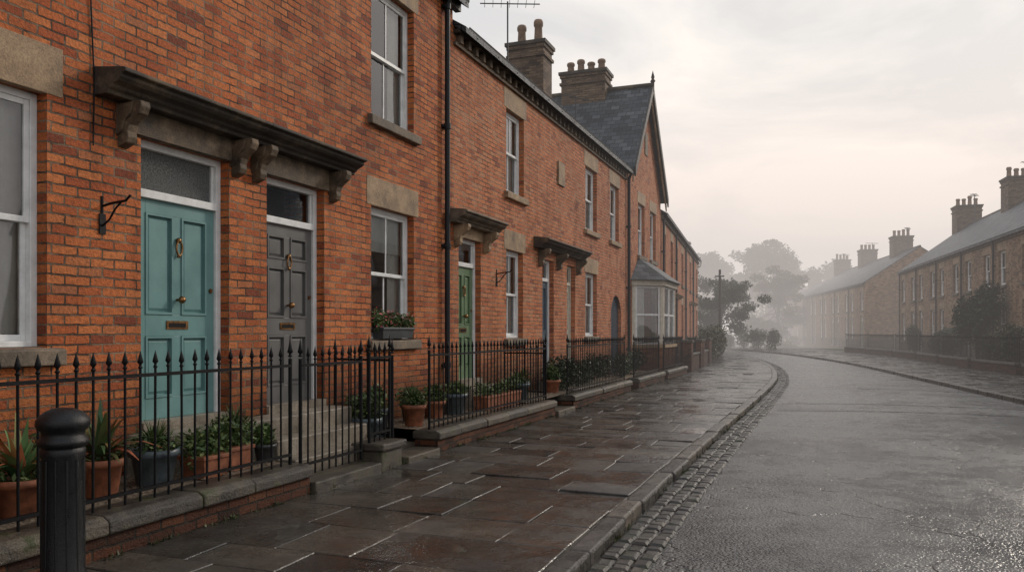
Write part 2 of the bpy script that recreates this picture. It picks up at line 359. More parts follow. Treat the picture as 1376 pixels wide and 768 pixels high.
def kerb(fa, sgn, y0, y1, seed):
    r = random.Random(seed); b = B('kerb'); y = y0
    while y < y1:
        L = r.uniform(0.6, 1.1); a, c = y + 0.007, y + L - 0.007
        o0, o1 = (-0.165, 0.0) if sgn < 0 else (0.0, 0.165)
        j = r.uniform(-0.009, 0.009); z = 0.004 + r.uniform(-0.007, 0.008); z2 = z + r.uniform(-.005, .005)
        pts = [(fa(a) + o0 + j, a), (fa(a) + o1 + j, a), (fa(c) + o1 + j, c), (fa(c) + o0 + j, c)]
        b.hexa('kerb', KERB, [(p[0], p[1], -0.2) for p in pts], [(p[0], p[1], zz) for p, zz in zip(pts, (z, z, z2, z2))]); y += L
    return b.done({'kerb': 0.022})
kerb(KL, -1, -12, 74, 5); kerb(KR, 1, -8, 74, 6)
def setts():
    r = random.Random(9); b = B('cobble_gutter')
    for row in range(3):
        y = -6.0 + row * 0.05
        while y < 52:
            L = r.uniform(0.10, 0.19); w = 0.122; a, c = y + .004, y + L - .004
            x0 = 0.015 + row * 0.125 + r.uniform(-.006, .006); x1 = x0 + w - 0.008
            z = -0.082 + r.uniform(-0.009, 0.008) + row * 0.003
            P = [(KL(a) + x0 + r.uniform(-.006, .006), a), (KL(a) + x1, a), (KL(c) + x1 + r.uniform(-.006, .006), c), (KL(c) + x0, c)]
            cx = sum(p[0] for p in P) / 4; cy = sum(p[1] for p in P) / 4
            vs = [(p[0], p[1], -0.13) for p in P] + [(p[0], p[1], z - 0.014) for p in P] + [(cx + (p[0] - cx) * .66, cy + (p[1] - cy) * .7, z + r.uniform(-.004, .004)) for p in P]
            fs = [(8, 9, 10, 11)]
            for o in (0, 4):
                for i in range(4): fs.append((o + i, o + (i + 1) % 4, o + 4 + (i + 1) % 4, o + 4 + i))
            b.faces('cobble_gutter', SETT, vs, fs, False); y += L
    b.done()
setts()

# ------------------------------------------------------------------ house parts
def wall(b, mat, y0, y1, z0, z1, ops, x=0.0, depth=0.11, part='wall'):
    ys = sorted(set([y0, y1] + [v for o in ops for v in o[:2] if y0 < v < y1])); zs = sorted(set([z0, z1] + [v for o in ops for v in o[2:4]]))
    for a, c in zip(ys[:-1], ys[1:]):
        for e, f in zip(zs[:-1], zs[1:]):
            my, mz = (a + c) / 2, (e + f) / 2
            if any(o[0] < my < o[1] and o[2] < mz < o[3] for o in ops): continue
            b.poly(part, mat, [(x, a, e), (x, c, e), (x, c, f), (x, a, f)])
    for o in ops:
        a, c, e, f = o[:4]; d = x - depth
        b.poly(part, mat, [(x, a, e), (x, a, f), (d, a, f), (d, a, e)]); b.poly(part, mat, [(x, c, e), (d, c, e), (d, c, f), (x, c, f)])
        b.poly(part, mat, [(x, a, f), (x, c, f), (d, c, f), (d, a, f)]); b.poly(part, mat, [(x, a, e), (d, a, e), (d, c, e), (x, c, e)])

def curtain(b, y0, y1, z0, z1, x):
    n = max(4, int((y1 - y0) / 0.035)); v = []
    for i in range(n + 1):
        y = y0 + (y1 - y0) * i / n; xx = x + 0.018 * math.sin(i * 1.9) + R.uniform(-.004, .004)
        v += [(xx, y, z0), (xx, y, z1)]
    b.faces('curtain', CURT, v, [(2*i, 2*i+2, 2*i+3, 2*i+1) for i in range(n)], True)

def window(b, y0, y1, z0, z1, style=None, x=0.0, paint=WHITE, sill=True, lintel=True, lmat=STONE, smat=SILL, bar=True, lh=0.36):
    f = x - 0.10; t = 0.055; P = 'window_frame'
    b.box(P, paint, f - .09, f, y0, y0 + t, z0, z1); b.box(P, paint, f - .09, f, y1 - t, y1, z0, z1)
    b.box(P, paint, f - .09, f, y0 + t, y1 - t, z1 - t, z1); b.box(P, paint, f - .09, f + .015, y0 + t, y1 - t, z0, z0 + t * .9)
    zm = (z0 + z1) / 2; s = 0.042; ym = (y0 + y1) / 2
    for (xa, xb, za, zb) in ((f - .042, f - .012, zm - .02, z1 - t), (f - .078, f - .046, z0 + t * .9, zm + .02)):
        a, c = y0 + t, y1 - t
        b.box(P, paint, xa, xb, a, a + s, za, zb); b.box(P, paint, xa, xb, c - s, c, za, zb)
        b.box(P, paint, xa, xb, a + s, c - s, zb - s, zb); b.box(P, paint, xa, xb, a + s, c - s, za, za + s * 1.1)
        if bar: b.box(P, paint, xa + .004, xb - .004, ym - .011, ym + .011, za + s * 1.1, zb - s)
        xg = (xa + xb) / 2
        b.poly('glass', GLASS, [(xg, a + s, za + s), (xg, c - s, za + s), (xg, c - s, zb - s), (xg, a + s, zb - s)])
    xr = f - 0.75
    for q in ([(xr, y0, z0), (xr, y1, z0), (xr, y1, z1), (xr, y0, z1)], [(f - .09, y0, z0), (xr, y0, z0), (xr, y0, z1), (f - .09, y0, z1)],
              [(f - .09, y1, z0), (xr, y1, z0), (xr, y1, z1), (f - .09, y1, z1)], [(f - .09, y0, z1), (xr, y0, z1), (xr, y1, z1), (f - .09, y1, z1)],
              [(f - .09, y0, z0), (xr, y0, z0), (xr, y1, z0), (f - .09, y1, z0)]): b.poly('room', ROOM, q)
    w = y1 - y0; style = style if style is not None else R.choice([0, 1, 2, 3])
    xc = f - 0.13
    if style in (0, 1): curtain(b, y0 + .04, y0 + w * .3, z0 + .03, z1 - .03, xc); curtain(b, y1 - w * .3, y1 - .04, z0 + .03, z1 - .03, xc)
    if style == 2: curtain(b, y0 + .04, y1 - .04, z0 + .03, z1 - .03, xc)
    if style in (1, 3): b.box('blind', CURT, xc + .02, xc + .03, y0 + .04, y1 - .04, z1 - (z1 - z0) * R.uniform(.25, .45), z1 - .02)
    if sill: b.prof('sill', smat, [(x - .1, z0 + .012), (x + .075, z0 - .012), (x + .075, z0 - .13), (x - .1, z0 - .13)], y0 - .09, y1 + .11)
    if lintel: b.box('lintel', lmat, x - .05, x + .007, y0 - .11, y1 + .13, z1 - .003, z1 + lh)

def door(b, y0, y1, z0, z1, paint, zt, x=0.0, trans=GLASS, knob=True, frame=WHITE, panels=4):
    P = 'door_frame'; f = x - .10; t = .065
    b.box(P, frame, f - .09, f, y0, y0 + t, z0, z1); b.box(P, frame, f - .09, f, y1 - t, y1, z0, z1)
    b.box(P, frame, f - .09, f, y0 + t, y1 - t, z1 - t, z1); b.box(P, frame, f - .09, f + .012, y0 + t, y1 - t, zt, zt + .07)
    a, c = y0 + t, y1 - t
    b.box('transom_frame', frame, f - .07, f - .03, a, a + .03, zt + .07, z1 - t); b.box('transom_frame', frame, f - .07, f - .03, c - .03, c, zt + .07, z1 - t)
    b.poly('transom_light', trans, [(f - .05, a + .03, zt + .07), (f - .05, c - .03, zt + .07), (f - .05, c - .03, z1 - t), (f - .05, a + .03, z1 - t)])
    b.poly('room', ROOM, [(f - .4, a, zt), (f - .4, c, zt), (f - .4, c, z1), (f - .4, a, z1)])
    b.box('threshold', STEP, x - .2, x + .03, y0 - .0, y1 + .0, z0 - .08, z0 + .02)
    zb = z0 + .02; D = 'door'
    b.box(D, paint, f - .08, f - .055, a, c, zb, zt)
    st = .105; m = (a + c) / 2; H = zt - zb
    xs, xe = f - .055, f - .028
    rails = [(zb, zb + .19), (zb + H * .38, zb + H * .38 + .19), (zt - .12, zt)]
    if panels == 6: rails.insert(2, (zb + H * .76, zb + H * .76 + .09))
    b.box(D, paint, xs, xe, a, a + st, zb, zt); b.box(D, paint, xs, xe, c - st, c, zb, zt)
    for r0, r1 in rails: b.box(D, paint, xs, xe, a + st, c - st, r0, r1)
    for (q0, q1), (r0, r1) in zip(rails[:-1], rails[1:]):
        b.box(D, paint, xs, xe, m - .05, m + .05, q1, r0)
        for (p0, p1) in ((a + st, m - .05), (m + .05, c - st)):
            for (u0, u1, w0, w1) in ((p0, p0 + .02, q1, r0), (p1 - .02, p1, q1, r0), (p0 + .02, p1 - .02, q1, q1 + .02), (p0 + .02, p1 - .02, r0 - .02, r0)):
                b.box('door_moulding', paint, xs, xe + .01, u0, u1, w0, w1)
            i = .055
            b.hexa('door_panel', paint, [(xs, p0 + .03, q1 + .03), (xs, p1 - .03, q1 + .03), (xs, p1 - .03, r0 - .03), (xs, p0 + .03, r0 - .03)],
                   [(xs + .015, p0 + i, q1 + i), (xs + .015, p1 - i, q1 + i), (xs + .015, p1 - i, r0 - i), (xs + .015, p0 + i, r0 - i)])
    if knob:
        zk = rails[1][0] + .095
        b.box('letterbox', BRASS, xe, xe + .008, m - .13, m + .13, zk - .035, zk + .04); b.box('letterbox', IRON, xe + .008, xe + .011, m - .1, m + .1, zk - .018, zk + .02)
        b.cyl('door_knob', BRASS, (xe, m, zk + .23), (xe + .04, m, zk + .23), .012); b.ball('door_knob', BRASS, (xe + .06, m, zk + .23), .034)
        zz = zt - .42
        b.ball('door_knocker', BRASS, (xe + .02, m, zz + .09), .026)
        pts = [(xe + .03, m + .035 * math.sin(t) , zz + .02 + .065 * math.cos(t)) for t in [2 * pi * k / 12 for k in range(13)]]
        b.tube('door_knocker', BRASS, pts, .009); b.ball('door_knocker', BRASS, (xe + .022, m, zz - .05), .017)
        b.cyl('door_lock', BRASS, (xe, c - .05, zk + .33), (xe + .014, c - .05, zk + .33), .022)

def corbel(b, y, z1, w=.10, mat=CORB, s=.9):
    pts = [(0, 0), (.27, 0), (.28, -.05), (.25, -.11), (.19, -.15), (.135, -.2), (.115, -.26), (.125, -.31), (.10, -.36), (.05, -.38), (0, -.40)]
    b.prof('corbel', mat, [(x * s, z1 + z * s) for x, z in pts], y - w / 2, y + w / 2)
    q = [(0, -.02), (.2, -.02), (.17, -.12), (.1, -.17), (.07, -.26), (0, -.30)]
    b.prof('corbel', mat, [(x * s, z1 + z * s) for x, z in q], y - w / 2 - .02, y + w / 2 + .02)
def cornice(b, y0, y1, zb, mat=SOOT, s=1.0):
    pr = [(0, 0), (.15, 0), (.16, .03), (.19, .045), (.205, .07), (.26, .09), (.29, .115), (.29, .14), (.335, .15), (.335, .175), (.31, .19), (0, .225)]
    b.prof('door_canopy', mat, [(x * s, zb + z * s) for x, z in pr], y0, y1)

def gutter(b, y0, y1, z, x=.16):
    pr = [(x + .065 * math.cos(t), z + .065 * math.sin(t)) for t in [pi + pi * k / 6 for k in range(7)]]
    pr2 = [(x + .052 * math.cos(t), z + .052 * math.sin(t)) for t in [2 * pi - pi * k / 6 for k in range(7)]]
    b.prof('gutter', PIPE, pr + pr2, y0, y1)
    y = y0 + .3
    while y < y1: b.box('gutter_bracket', PIPE, 0.0, x + .07, y, y + .025, z - .085, z - .068); y += .9
def downpipe(b, y, z0, z1, x=.075, r=.042):
    b.cyl('downpipe', PIPE, (x, y, z0), (x, y, z1), r, seg=10)
    z = z0 + .6
    while z < z1: b.cyl('pipe_collar', PIPE, (x, y, z), (x, y, z + .08), r + .014, seg=10); b.box('pipe_collar', PIPE, .0, x, y - .07, y + .07, z + .02, z + .06); z += 1.8
    b.cyl('downpipe', PIPE, (x, y, z1), (.16, y, z1 + .22), r, seg=10)

def roof(b, y0, y1, ze, zr, D=4.2, mat=SLATE, over=.22):
    t = .09; k = (zr - ze) / D
    b.extr('roof', mat, [(over, y0, ze - over * k), (-D, y0, zr), (-D, y0, zr + t), (over, y0, ze - over * k + t)], (0, y1 - y0, 0))
    b.extr('roof', mat, [(-2 * D - over, y0, ze - over * k), (-D, y0, zr), (-D, y0, zr + t), (-2 * D - over, y0, ze - over * k + t)], (0, y1 - y0, 0))
    b.cyl('ridge_tiles', SOOT, (-D, y0, zr + .08), (-D, y1, zr + .08), .09, seg=8)
def shell(b, mat, y0, y1, z0, ze, zr, D=4.2, e0=True, e1=True):
    for y, on in ((y0, e0), (y1, e1)):
        if on: b.poly('end_wall', mat, [(0, y, z0), (-2 * D, y, z0), (-2 * D, y, ze), (-D, y, zr), (0, y, ze)])
    b.poly('back_wall', mat, [(-2 * D, y0, z0), (-2 * D, y1, z0), (-2 * D, y1, ze), (-2 * D, y0, ze)])
def chimney(b, x, y, wx, wy, z0, z1, npots, mat=STACK, along='y', ph=.45):
    b.box('chimney', mat, x - wx / 2, x + wx / 2, y - wy / 2, y + wy / 2, z0, z1)
    b.box('chimney_cap', mat, x - wx / 2 - .05, x + wx / 2 + .05, y - wy / 2 - .05, y + wy / 2 + .05, z1 - .34, z1 - .26)
    b.box('chimney_cap', mat, x - wx / 2 - .04, x + wx / 2 + .04, y - wy / 2 - .04, y + wy / 2 + .04, z1 - .1, z1)
    b.box('chimney_cap', SOOT, x - wx / 2 - .08, x + wx / 2 + .08, y - wy / 2 - .08, y + wy / 2 + .08, z1 + .002, z1 + .1)
    for i in range(npots):
        t = (i + .5) / npots - .5
        px, py = (x, y + t * wy * .95) if along == 'y' else (x + t * wx * .95, y)
        h = ph * R.choice([.85, 1, 1.15])
        b.lathe('chimney_pot', CHPOT, (px, py, z1 + .1), [(.15, 0), (.13, h * .1), (.11, h * .7), (.14, h * .78), (.14, h * .9), (.11, h), (.09, h), (.09, h * .4)], 10)
def aerial(b, x, y, z, h, rot=0, k=1.0):
    b.cyl('aerial', ALU, (x, y, z), (x, y, z + h), .018 * k, seg=5)
    dx, dy = math.cos(rot), math.sin(rot)
    b.cyl('aerial', ALU, (x - dx * .6, y - dy * .6, z + h - .05), (x + dx * .7, y + dy * .7, z + h - .05), .014 * k, seg=5)
    for j in range(7):
        q = -.5 + j * .18; b.cyl('aerial', ALU, (x + dx * q + dy * .2, y + dy * q - dx * .2, z + h - .05), (x + dx * q - dy * .2, y + dy * q + dx * .2, z + h - .05), .007 * k, seg=4)

FX = -5.3
def hook(b, y, z):
    b.cyl('iron_hook', IRON, (0, y, z - .14), (0, y, z + .14), .013)
    b.box('iron_hook', IRON, 0, .012, y - .03, y + .03, z - .16, z + .0)
    b.tube('iron_hook', IRON, [(0, y, z + .06), (.12, y, z + .08), (.25, y, z + .09), (.3, y, z + .13)], .01)
    b.tube('iron_hook', IRON, [(0, y, z - .1), (.08, y, z - .05), (.14, y, z + .03), (.2, y, z + .08)], .008)
BV = {'door_canopy': .008, 'corbel': .008, 'sill': .012, 'lintel': .006, 'window_frame': .004, 'door': .004, 'door_frame': .005}
EZ1 = 6.62
h1 = B('brick_terrace_house', (FX, 0, 0))
wall(h1, RED, -7.5, 6.42, -.2, EZ1, [(3.1, 4.24, 1.33, 3.2), (5.11, 6.18, .66, 3.09), (3.3, 4.4, 4.2, 5.95), (-2.5, -1.4, 1.33, 3.2), (.2, 1.14, .66, 3.09), (-2.5, -1.4, 4.2, 5.95)])
window(h1, 3.1, 4.24, 1.33, 3.2, 0); window(h1, 3.3, 4.4, 4.2, 5.95, 1)
window(h1, -2.5, -1.4, 1.33, 3.2, 0); window(h1, -2.5, -1.4, 4.2, 5.95, 1); door(h1, .2, 1.14, .66, 3.09, NAVY, 2.6)
door(h1, 5.11, 6.18, .66, 3.09, TEAL, 2.6, trans=FROST)
h1.box('door_lintel', CORB, -.05, .03, 4.98, 6.2, 3.087, 3.3)
corbel(h1, 4.92, 3.3); corbel(h1, 6.26, 3.3)
cornice(h1, 4.64, 6.42, 3.3)
hook(h1, 4.72, 2.38)
h1.tube('cable', IRON, [(.012, 4.62, 6.6), (.012, 4.63, 5.2), (.012, 4.60, 4.2), (.012, 4.64, 3.4), (.012, 4.63, 2.9)], .006)
shell(h1, RED, -7.5, 6.42, -.2, EZ1, 9.6, e1=False); roof(h1, -7.6, 6.42, EZ1, 9.6); gutter(h1, -7.6, 6.42, EZ1 - .02)
chimney(h1, -4.2, 1.0, .8, 1.4, 9, 10.8, 4)
h1.done(BV)

h2 = B('brick_terrace_house', (FX, 0, 0))
wall(h2, RED, 6.42, 11.2, -.2, EZ1, [(6.74, 7.76, .66, 3.07), (8.79, 9.93, 1.34, 3.06), (8.79, 9.93, 4.2, 5.92)])
door(h2, 6.74, 7.76, .66, 3.07, GREY, 2.6, panels=6)
window(h2, 8.79, 9.93, 1.34, 3.06, 1); window(h2, 8.79, 9.93, 4.2, 5.92, 0)
h2.box('door_lintel', CORB, -.05, .03, 6.64, 7.82, 3.067, 3.3)
corbel(h2, 6.56, 3.3); corbel(h2, 7.9, 3.3); cornice(h2, 6.42, 8.16, 3.3)
downpipe(h2, 10.86, .3, EZ1 - .25)
shell(h2, RED, 6.42, 11.2, -.2, EZ1, 9.6, e0=False); roof(h2, 6.42, 11.32, EZ1, 9.6); gutter(h2, 6.42, 11.35, EZ1 - .02)
h2.box('eaves_board', WOODD, 0.003, .1, 6.42, 11.3, EZ1 - .2, EZ1 - .07)
h2.done(BV)

EZ2 = 6.2
def eaves2(b, y0, y1):
    b.box('eaves_course', SILL, .003, .05, y0, y1, EZ2 - .30, EZ2 - .25)
    y = y0 + .1
    while y < y1 - .1: b.box('eaves_dentil', SILL, .003, .09, y, y + .09, EZ2 - .25, EZ2 - .12); y += .30
    b.box('eaves_course', SOOT, .003, .12, y0, y1, EZ2 - .12, EZ2 - .06)
h3 = B('brick_terrace_house', (FX, 0, 0))
wall(h3, RED2, 11.2, 17.2, -.2, EZ2, [(11.42, 12.3, .66, 2.95), (13.47, 14.35, 1.32, 2.95), (13.47, 14.4, 4.0, 5.52), (15.5, 16.25, .5, 2.95)])
door(h3, 11.42, 12.3, .66, 2.95, GREEN, 2.5); window(h3, 13.47, 14.35, 1.32, 2.95, 2); window(h3, 13.47, 14.4, 4.0, 5.52, 2, smat=STONE)
door(h3, 15.5, 16.25, .5, 2.95, DBLUE, 2.5, knob=False)
h3.box('door_lintel', STONE, -.05, .012, 11.36, 12.4, 2.947, 3.12)
corbel(h3, 11.3, 3.12, mat=STONE); corbel(h3, 12.46, 3.12, mat=STONE); cornice(h3, 11.02, 12.76, 3.12, SILL)
corbel(h3, 15.3, 3.12); corbel(h3, 16.5, 3.12); cornice(h3, 14.95, 17.195, 3.12, SOOT)
hook(h3, 13.0, 2.4)
h3.box('stone_plaque', STONE, .003, .04, 16.5, 16.95, 4.65, 5.15)
eaves2(h3, 11.22, 17.2); gutter(h3, 11.36, 17.2, EZ2 - .01)
shell(h3, RED2, 11.2, 17.2, -.2, EZ2, 8.6, D=3.9, e0=False, e1=False); roof(h3, 11.22, 17.2, EZ2, 8.6, D=3.9)
h3.done(BV)
h4 = B('brick_terrace_house', (FX, 0, 0))
wall(h4, RED2, 17.2, 23.3, -.2, EZ2, [(17.21, 17.85, .5, 2.95), (18.73, 19.8, 1.32, 2.9), (18.73, 19.8, 3.95, 5.5), (21.2, 22.2, 3.95, 5.5), (21.3, 22.5, .2, 2.45)])
door(h4, 17.21, 17.85, .5, 2.95, CREAM, 2.5, knob=False, frame=CREAM)
window(h4, 18.73, 19.8, 1.32, 2.9, 2); window(h4, 18.73, 19.8, 3.95, 5.5, 1, smat=STONE); window(h4, 21.2, 22.2, 3.95, 5.5, 2, smat=STONE)
ym, rr = 21.9, .6
arc = [(-.003, ym + rr * math.cos(t), 1.85 + rr * math.sin(t)) for t in [pi * k / 12 for k in range(13)]]
h4.poly('wall', RED2, [(-.003, 22.5, 2.45)] + [a for a in arc[:7]]); h4.poly('wall', RED2, [(-.003, 21.3, 2.45)] + [a for a in arc[12:5:-1]])
h4.box('passage_door', NAVY, -.2, -.1, 21.3, 22.5, .2, 2.45)
for k in range(7): h4.box('passage_door', NAVY, -.1, -.09, 21.32 + k * .17, 21.47 + k * .17, .22, 2.44)
corbel(h4, 18.0, 3.12); cornice(h4, 17.205, 18.2, 3.12, SOOT)
eaves2(h4, 17.2, 23.1); gutter(h4, 17.2, 23.3, EZ2 - .01); downpipe(h4, 23.2, .3, EZ2 - .25)
shell(h4, RED2, 17.2, 23.3, -.2, EZ2, 8.6, D=3.9, e0=False); roof(h4, 17.2, 23.25, EZ2, 8.6, D=3.9)
chimney(h4, -2.35, 21.3, 1.05, .75, 6.6, 9.45, 2, along='x', ph=.6)
aerial(h4, -1.0, 16.1, 6.6, 2.0, .4); aerial(h4, -1.3, 22.3, 7.0, 1.3, 1.0, .8)
h4.done(BV)

# ---- gabled house with bay window
h5 = B('gabled_brick_house', (FX, 0, 0))
Y0, Y1, YM, ZE, ZA = 23.32, 28.5, 25.9, 6.3, 9.35
wall(h5, RED2, Y0, Y1, -.2, ZE, [(24.7, 25.7, 3.85, 5.5), (26.6, 27.6, 3.85, 5.5), (27.6, 28.3, .4, 2.7), (24.2, 27.2, .5, 2.85)], x=.02)
window(h5, 24.7, 25.7, 3.85, 5.5, 2, x=.02); window(h5, 26.6, 27.6, 3.85, 5.5, 1, x=.02)
door(h5, 27.6, 28.3, .4, 2.7, NAVY, 2.3, x=.02, knob=False)
h5.poly('gable_wall', RED2, [(.02, Y0, ZE), (.02, Y1, ZE), (.02, YM, ZA)])
h5.box('attic_vent', SILL, .022, .05, YM - .2, YM + .2, 7.2, 7.9)
h5.poly('end_wall', RED2, [(.02, Y0, -.2), (-8, Y0, -.2), (-8, Y0, ZE), (.02, Y0, ZE)]); h5.poly('end_wall', RED2, [(.02, Y1, -.2), (-8, Y1, -.2), (-8, Y1, ZE), (.02, Y1, ZE)])
k = (ZA - ZE) / (YM - Y0)
for sg, ye in ((-1, Y0 - .12), (1, Y1 + .2)):
    zl = ZA - k * abs(YM - ye)
    h5.extr('roof', SLATE, [(.22, ye, zl), (.22, YM, ZA), (.22, YM, ZA + .13), (.22, ye, zl + .13)], (-8.3, 0, 0))
    h5.extr('bargeboard', WOODD, [(.23, ye, zl - .14), (.23, YM, ZA - .14), (.23, YM, ZA + .15), (.23, ye, zl + .15)], (.05, 0, 0))
    h5.extr('bargeboard', STONE, [(.17, ye, zl - .3), (.17, YM, ZA - .3), (.17, YM, ZA - .1), (.17, ye, zl - .1)], (.04, 0, 0))
h5.cyl('ridge_tiles', SOOT, (.27, YM, ZA + .12), (-8, YM, ZA + .12), .09)
h5.lathe('finial', SOOT, (.25, YM, ZA + .1), [(.05, -.2), (.05, .1), (.09, .15), (.04, .22), (.06, .28), (.001, .5)], 8)
chimney(h5, -2.0, YM, 1.5, .8, 8.5, 10.0, 4, along='x', ph=.42)
bz0, bz1 = .95, 2.85
bay = [(.02, 23.85), (.85, 24.55), (.85, 26.65), (.02, 27.3)]
def inset(p, e):
    cx, cy = 0.0, 25.6; return (p[0] + (e if p[0] > .1 else 0), p[1] + (e if p[1] > cy else -e))
h5.extr('bay_base', RED2, [(p[0], p[1], -.2) for p in bay], (0, 0, bz0 + .2))
sl = [inset(p, .06) for p in bay]; h5.extr('bay_sill', STONE, [(p[0], p[1], bz0 - .0) for p in sl], (0, 0, .1))
h5.extr('bay_head', CREAM, [(p[0], p[1], bz1) for p in sl], (0, 0, .16))
ro = [inset(p, .2) for p in bay]
top = [(.03, 24.7, 3.75), (.03, 26.6, 3.75)]
r3 = [(p[0], p[1], bz1 + .16) for p in ro]
h5.poly('bay_roof', SLATE, [r3[0], r3[1], top[0]]); h5.poly('bay_roof', SLATE, [r3[1], r3[2], top[1], top[0]]); h5.poly('bay_roof', SLATE, [r3[2], r3[3], top[1]]); h5.poly('bay_roof', SLATE, r3[::-1])
for (p, q, n) in ((bay[0], bay[1], 1), (bay[1], bay[2], 2), (bay[2], bay[3], 1)):
    P = Vector((p[0], p[1], 0)); Q = Vector((q[0], q[1], 0)); d = (Q - P); L = d.length; d.normalize(); nn = Vector((d.y, -d.x, 0))
    def bx(mat, part, a, c, z0, z1, o0, o1):
        a0 = P + d * a; c0 = P + d * c
        pts = [a0 + nn * o0, c0 + nn * o0, c0 + nn * o1, a0 + nn * o1]
        h5.extr(part, mat, [(w.x, w.y, z0) for w in pts], (0, 0, z1 - z0))
    bx(CREAM, 'bay_frame', 0, .12, bz0 + .1, bz1, -.12, .0); bx(CREAM, 'bay_frame', L - .12, L, bz0 + .1, bz1, -.12, .0)
    w = (L - .24) / n
    for i in range(n):
        a = .12 + i * w
        bx(WHITE, 'bay_frame', a, a + .06, bz0 + .1, bz1, -.1, -.02); bx(WHITE, 'bay_frame', a + w - .06, a + w, bz0 + .1, bz1, -.1, -.02)
        for zz in (bz0 + .1, (bz0 + bz1) / 2 + .03, bz1 - .07): bx(WHITE, 'bay_frame', a + .06, a + w - .06, zz, zz + .06, -.09, -.03)
        g0 = P + d * (a + .06) - nn * .06; g1 = P + d * (a + w - .06) - nn * .06
        h5.poly('glass', GLASS, [(g0.x, g0.y, bz0 + .16), (g1.x, g1.y, bz0 + .16), (g1.x, g1.y, bz1 - .07), (g0.x, g0.y, bz1 - .07)])
        g0 -= nn * .12; g1 -= nn * .12; g1 = g0.lerp(g1, .45)
        h5.poly('curtain', CURT, [(g0.x, g0.y, bz0 + .16), (g1.x, g1.y, bz0 + .16), (g1.x, g1.y, bz1 - .07), (g0.x, g0.y, bz1 - .07)])
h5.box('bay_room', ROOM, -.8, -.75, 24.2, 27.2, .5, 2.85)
h5.done({'bay_frame': .006})

# ---- generic terrace house
def house(name, loc, rot, y0, y1, mat, ze, zr, D, e0, e1, flip=False, canopy=True, doors=None, chim=True, paint=WHITE, zb=.45, cw=.8):
    b = B(name, loc, rot); L = y1 - y0
    ww = .95; a = y0 + .6; dy = y1 - 1.6
    if flip: a = y1 - .6 - ww; dy = y0 + .7
    zl = ze - 2.15
    ops = [(a, a + ww, 1.1 + (zb - .45), 2.7), (dy, dy + .9, zb, 2.75), (a, a + ww, zl, zl + 1.5), (dy - .02, dy + .92, zl, zl + 1.5)]
    wall(b, mat, y0, y1, -.3, ze, ops)
    window(b, *ops[0], paint=paint); window(b, *ops[2], paint=paint); window(b, *ops[3], paint=paint)
    door(b, *ops[1], doors or R.choice([NAVY, GREEN, DBLUE, GREY, CREAM]), 2.3, knob=False)
    if canopy: cornice(b, dy - .2, dy + 1.1, 2.85, STONE, .8)
    else: b.box('lintel', STONE, -.05, .007, dy - .1, dy + 1.0, 2.747, 3.05)
    shell(b, mat, y0, y1, -.3, ze, zr, D=D, e0=e0, e1=e1); roof(b, y0, y1, ze, zr, D=D); gutter(b, y0, y1, ze - .03)
    b.box('eaves_course', SILL, .003, .08, y0, y1, ze - .25, ze - .12)
    downpipe(b, y0 + .12, .1, ze - .25)
    if chim: chimney(b, -D, y0 + .6 if not flip else y1 - .6, cw, 1.3, zr - .6, zr + 1.3, 4, mat=STACK, along='x' if cw > 1 else 'y', ph=.6)
    return b
def ang(p, q): return math.atan2(q[1] - p[1], q[0] - p[0]) - pi / 2
rl = ang((-5.3, 28.75), (-6.9, 50))
y = 0.0
for i in range(4):
    hb = house('brick_terrace_house', (-5.3, 28.75, 0), rl, y, y + 5.1, RED2, 5.75, 8.0, 3.6, i == 0, i == 3, flip=i % 2 == 1, chim=i % 2 == 0, doors=[CREAM, NAVY, GREEN, NAVY][i]); hb.done(); y += 5.1
rl2 = ang((-7.2, 51), (-10.5, 66))
for i in range(2): house('brick_terrace_house', (-7.4, 52, 0), rl2, i * 5.1, i * 5.1 + 5.1, RED2, 5.3, 7.6, 3.6, i == 0, i == 1, flip=i % 2 == 1).done()

def row(p_far, p_near, n, L, mat, ze, zr, D, canopy=False, ph=0):
    rot = ang(p_far, p_near)
    for i in range(n):
        b = house('brick_house' , (p_far[0], p_far[1], 0), rot, i * L, i * L + L, mat, ze, zr, D, i == 0, i == n - 1, flip=i % 2 == 1, canopy=canopy, chim=((i + ph) % 2 == 0), zb=.2, cw=1.5)
        if i % 2 == 0: aerial(b, -D, i * L + 2.4, zr, 1.9, R.uniform(0, 3), 1.5)
        b.done()
row((5.3, 61.5), (7.7, 36.5), 8, 5.2, BROWN, 5.6, 8.5, 4.0)
row((-1.6, 96), (3.5, 68), 5, 5.6, BROWN, 5.3, 8.0, 4.0)
row((-6.8, 124), (-2.0, 100), 4, 5.8, BROWN, 5.2, 7.6, 4.0)

# ------------------------------------------------------------------ garden walls, railings, gates
def gwall(y0, y1, x0=-4.56, x1=-4.25, zt=.155, ends=True, ch=.115):
    b = B('low_brick_wall')
    b.box('brickwork', WALLB, x0, x1, y0 + .02, y1 - .02, -.05, zt)
    y = y0; r = random.Random(int(y0 * 10))
    while y < y1 - .01:
        L = min(r.uniform(.55, .9), y1 - y)
        if y1 - y - L < .3: L = y1 - y
        j = r.uniform(-.01, .01); q = r.uniform(-.006, .006)
        pts = [(x0 - .03 + j, zt), (x1 + .035 + j, zt), (x1 + .035 + j, zt + ch * .72), (x1 - .02 + j, zt + ch + q), (x0 + .03 + j, zt + ch + q), (x0 - .03 + j, zt + ch * .75)]
        b.prof('coping', COPE, pts, y + .005, y + L - .005); y += L
    return b.done({'coping': .014})
gwall(-4.5, 6.02); gwall(8.55, 13.15); gwall(14.2, 19.1); gwall(19.95, 23.6); gwall(24.1, 27.9)
pb = B('stone_gate_pier'); pb.box('pier', COPE, -4.56, -4.24, 7.25, 7.68, -.05, .20); pb.box('pier_cap', COPE, -4.6, -4.2, 7.21, 7.72, .202, .28); pb.done({'pier': .02, 'pier_cap': .02})
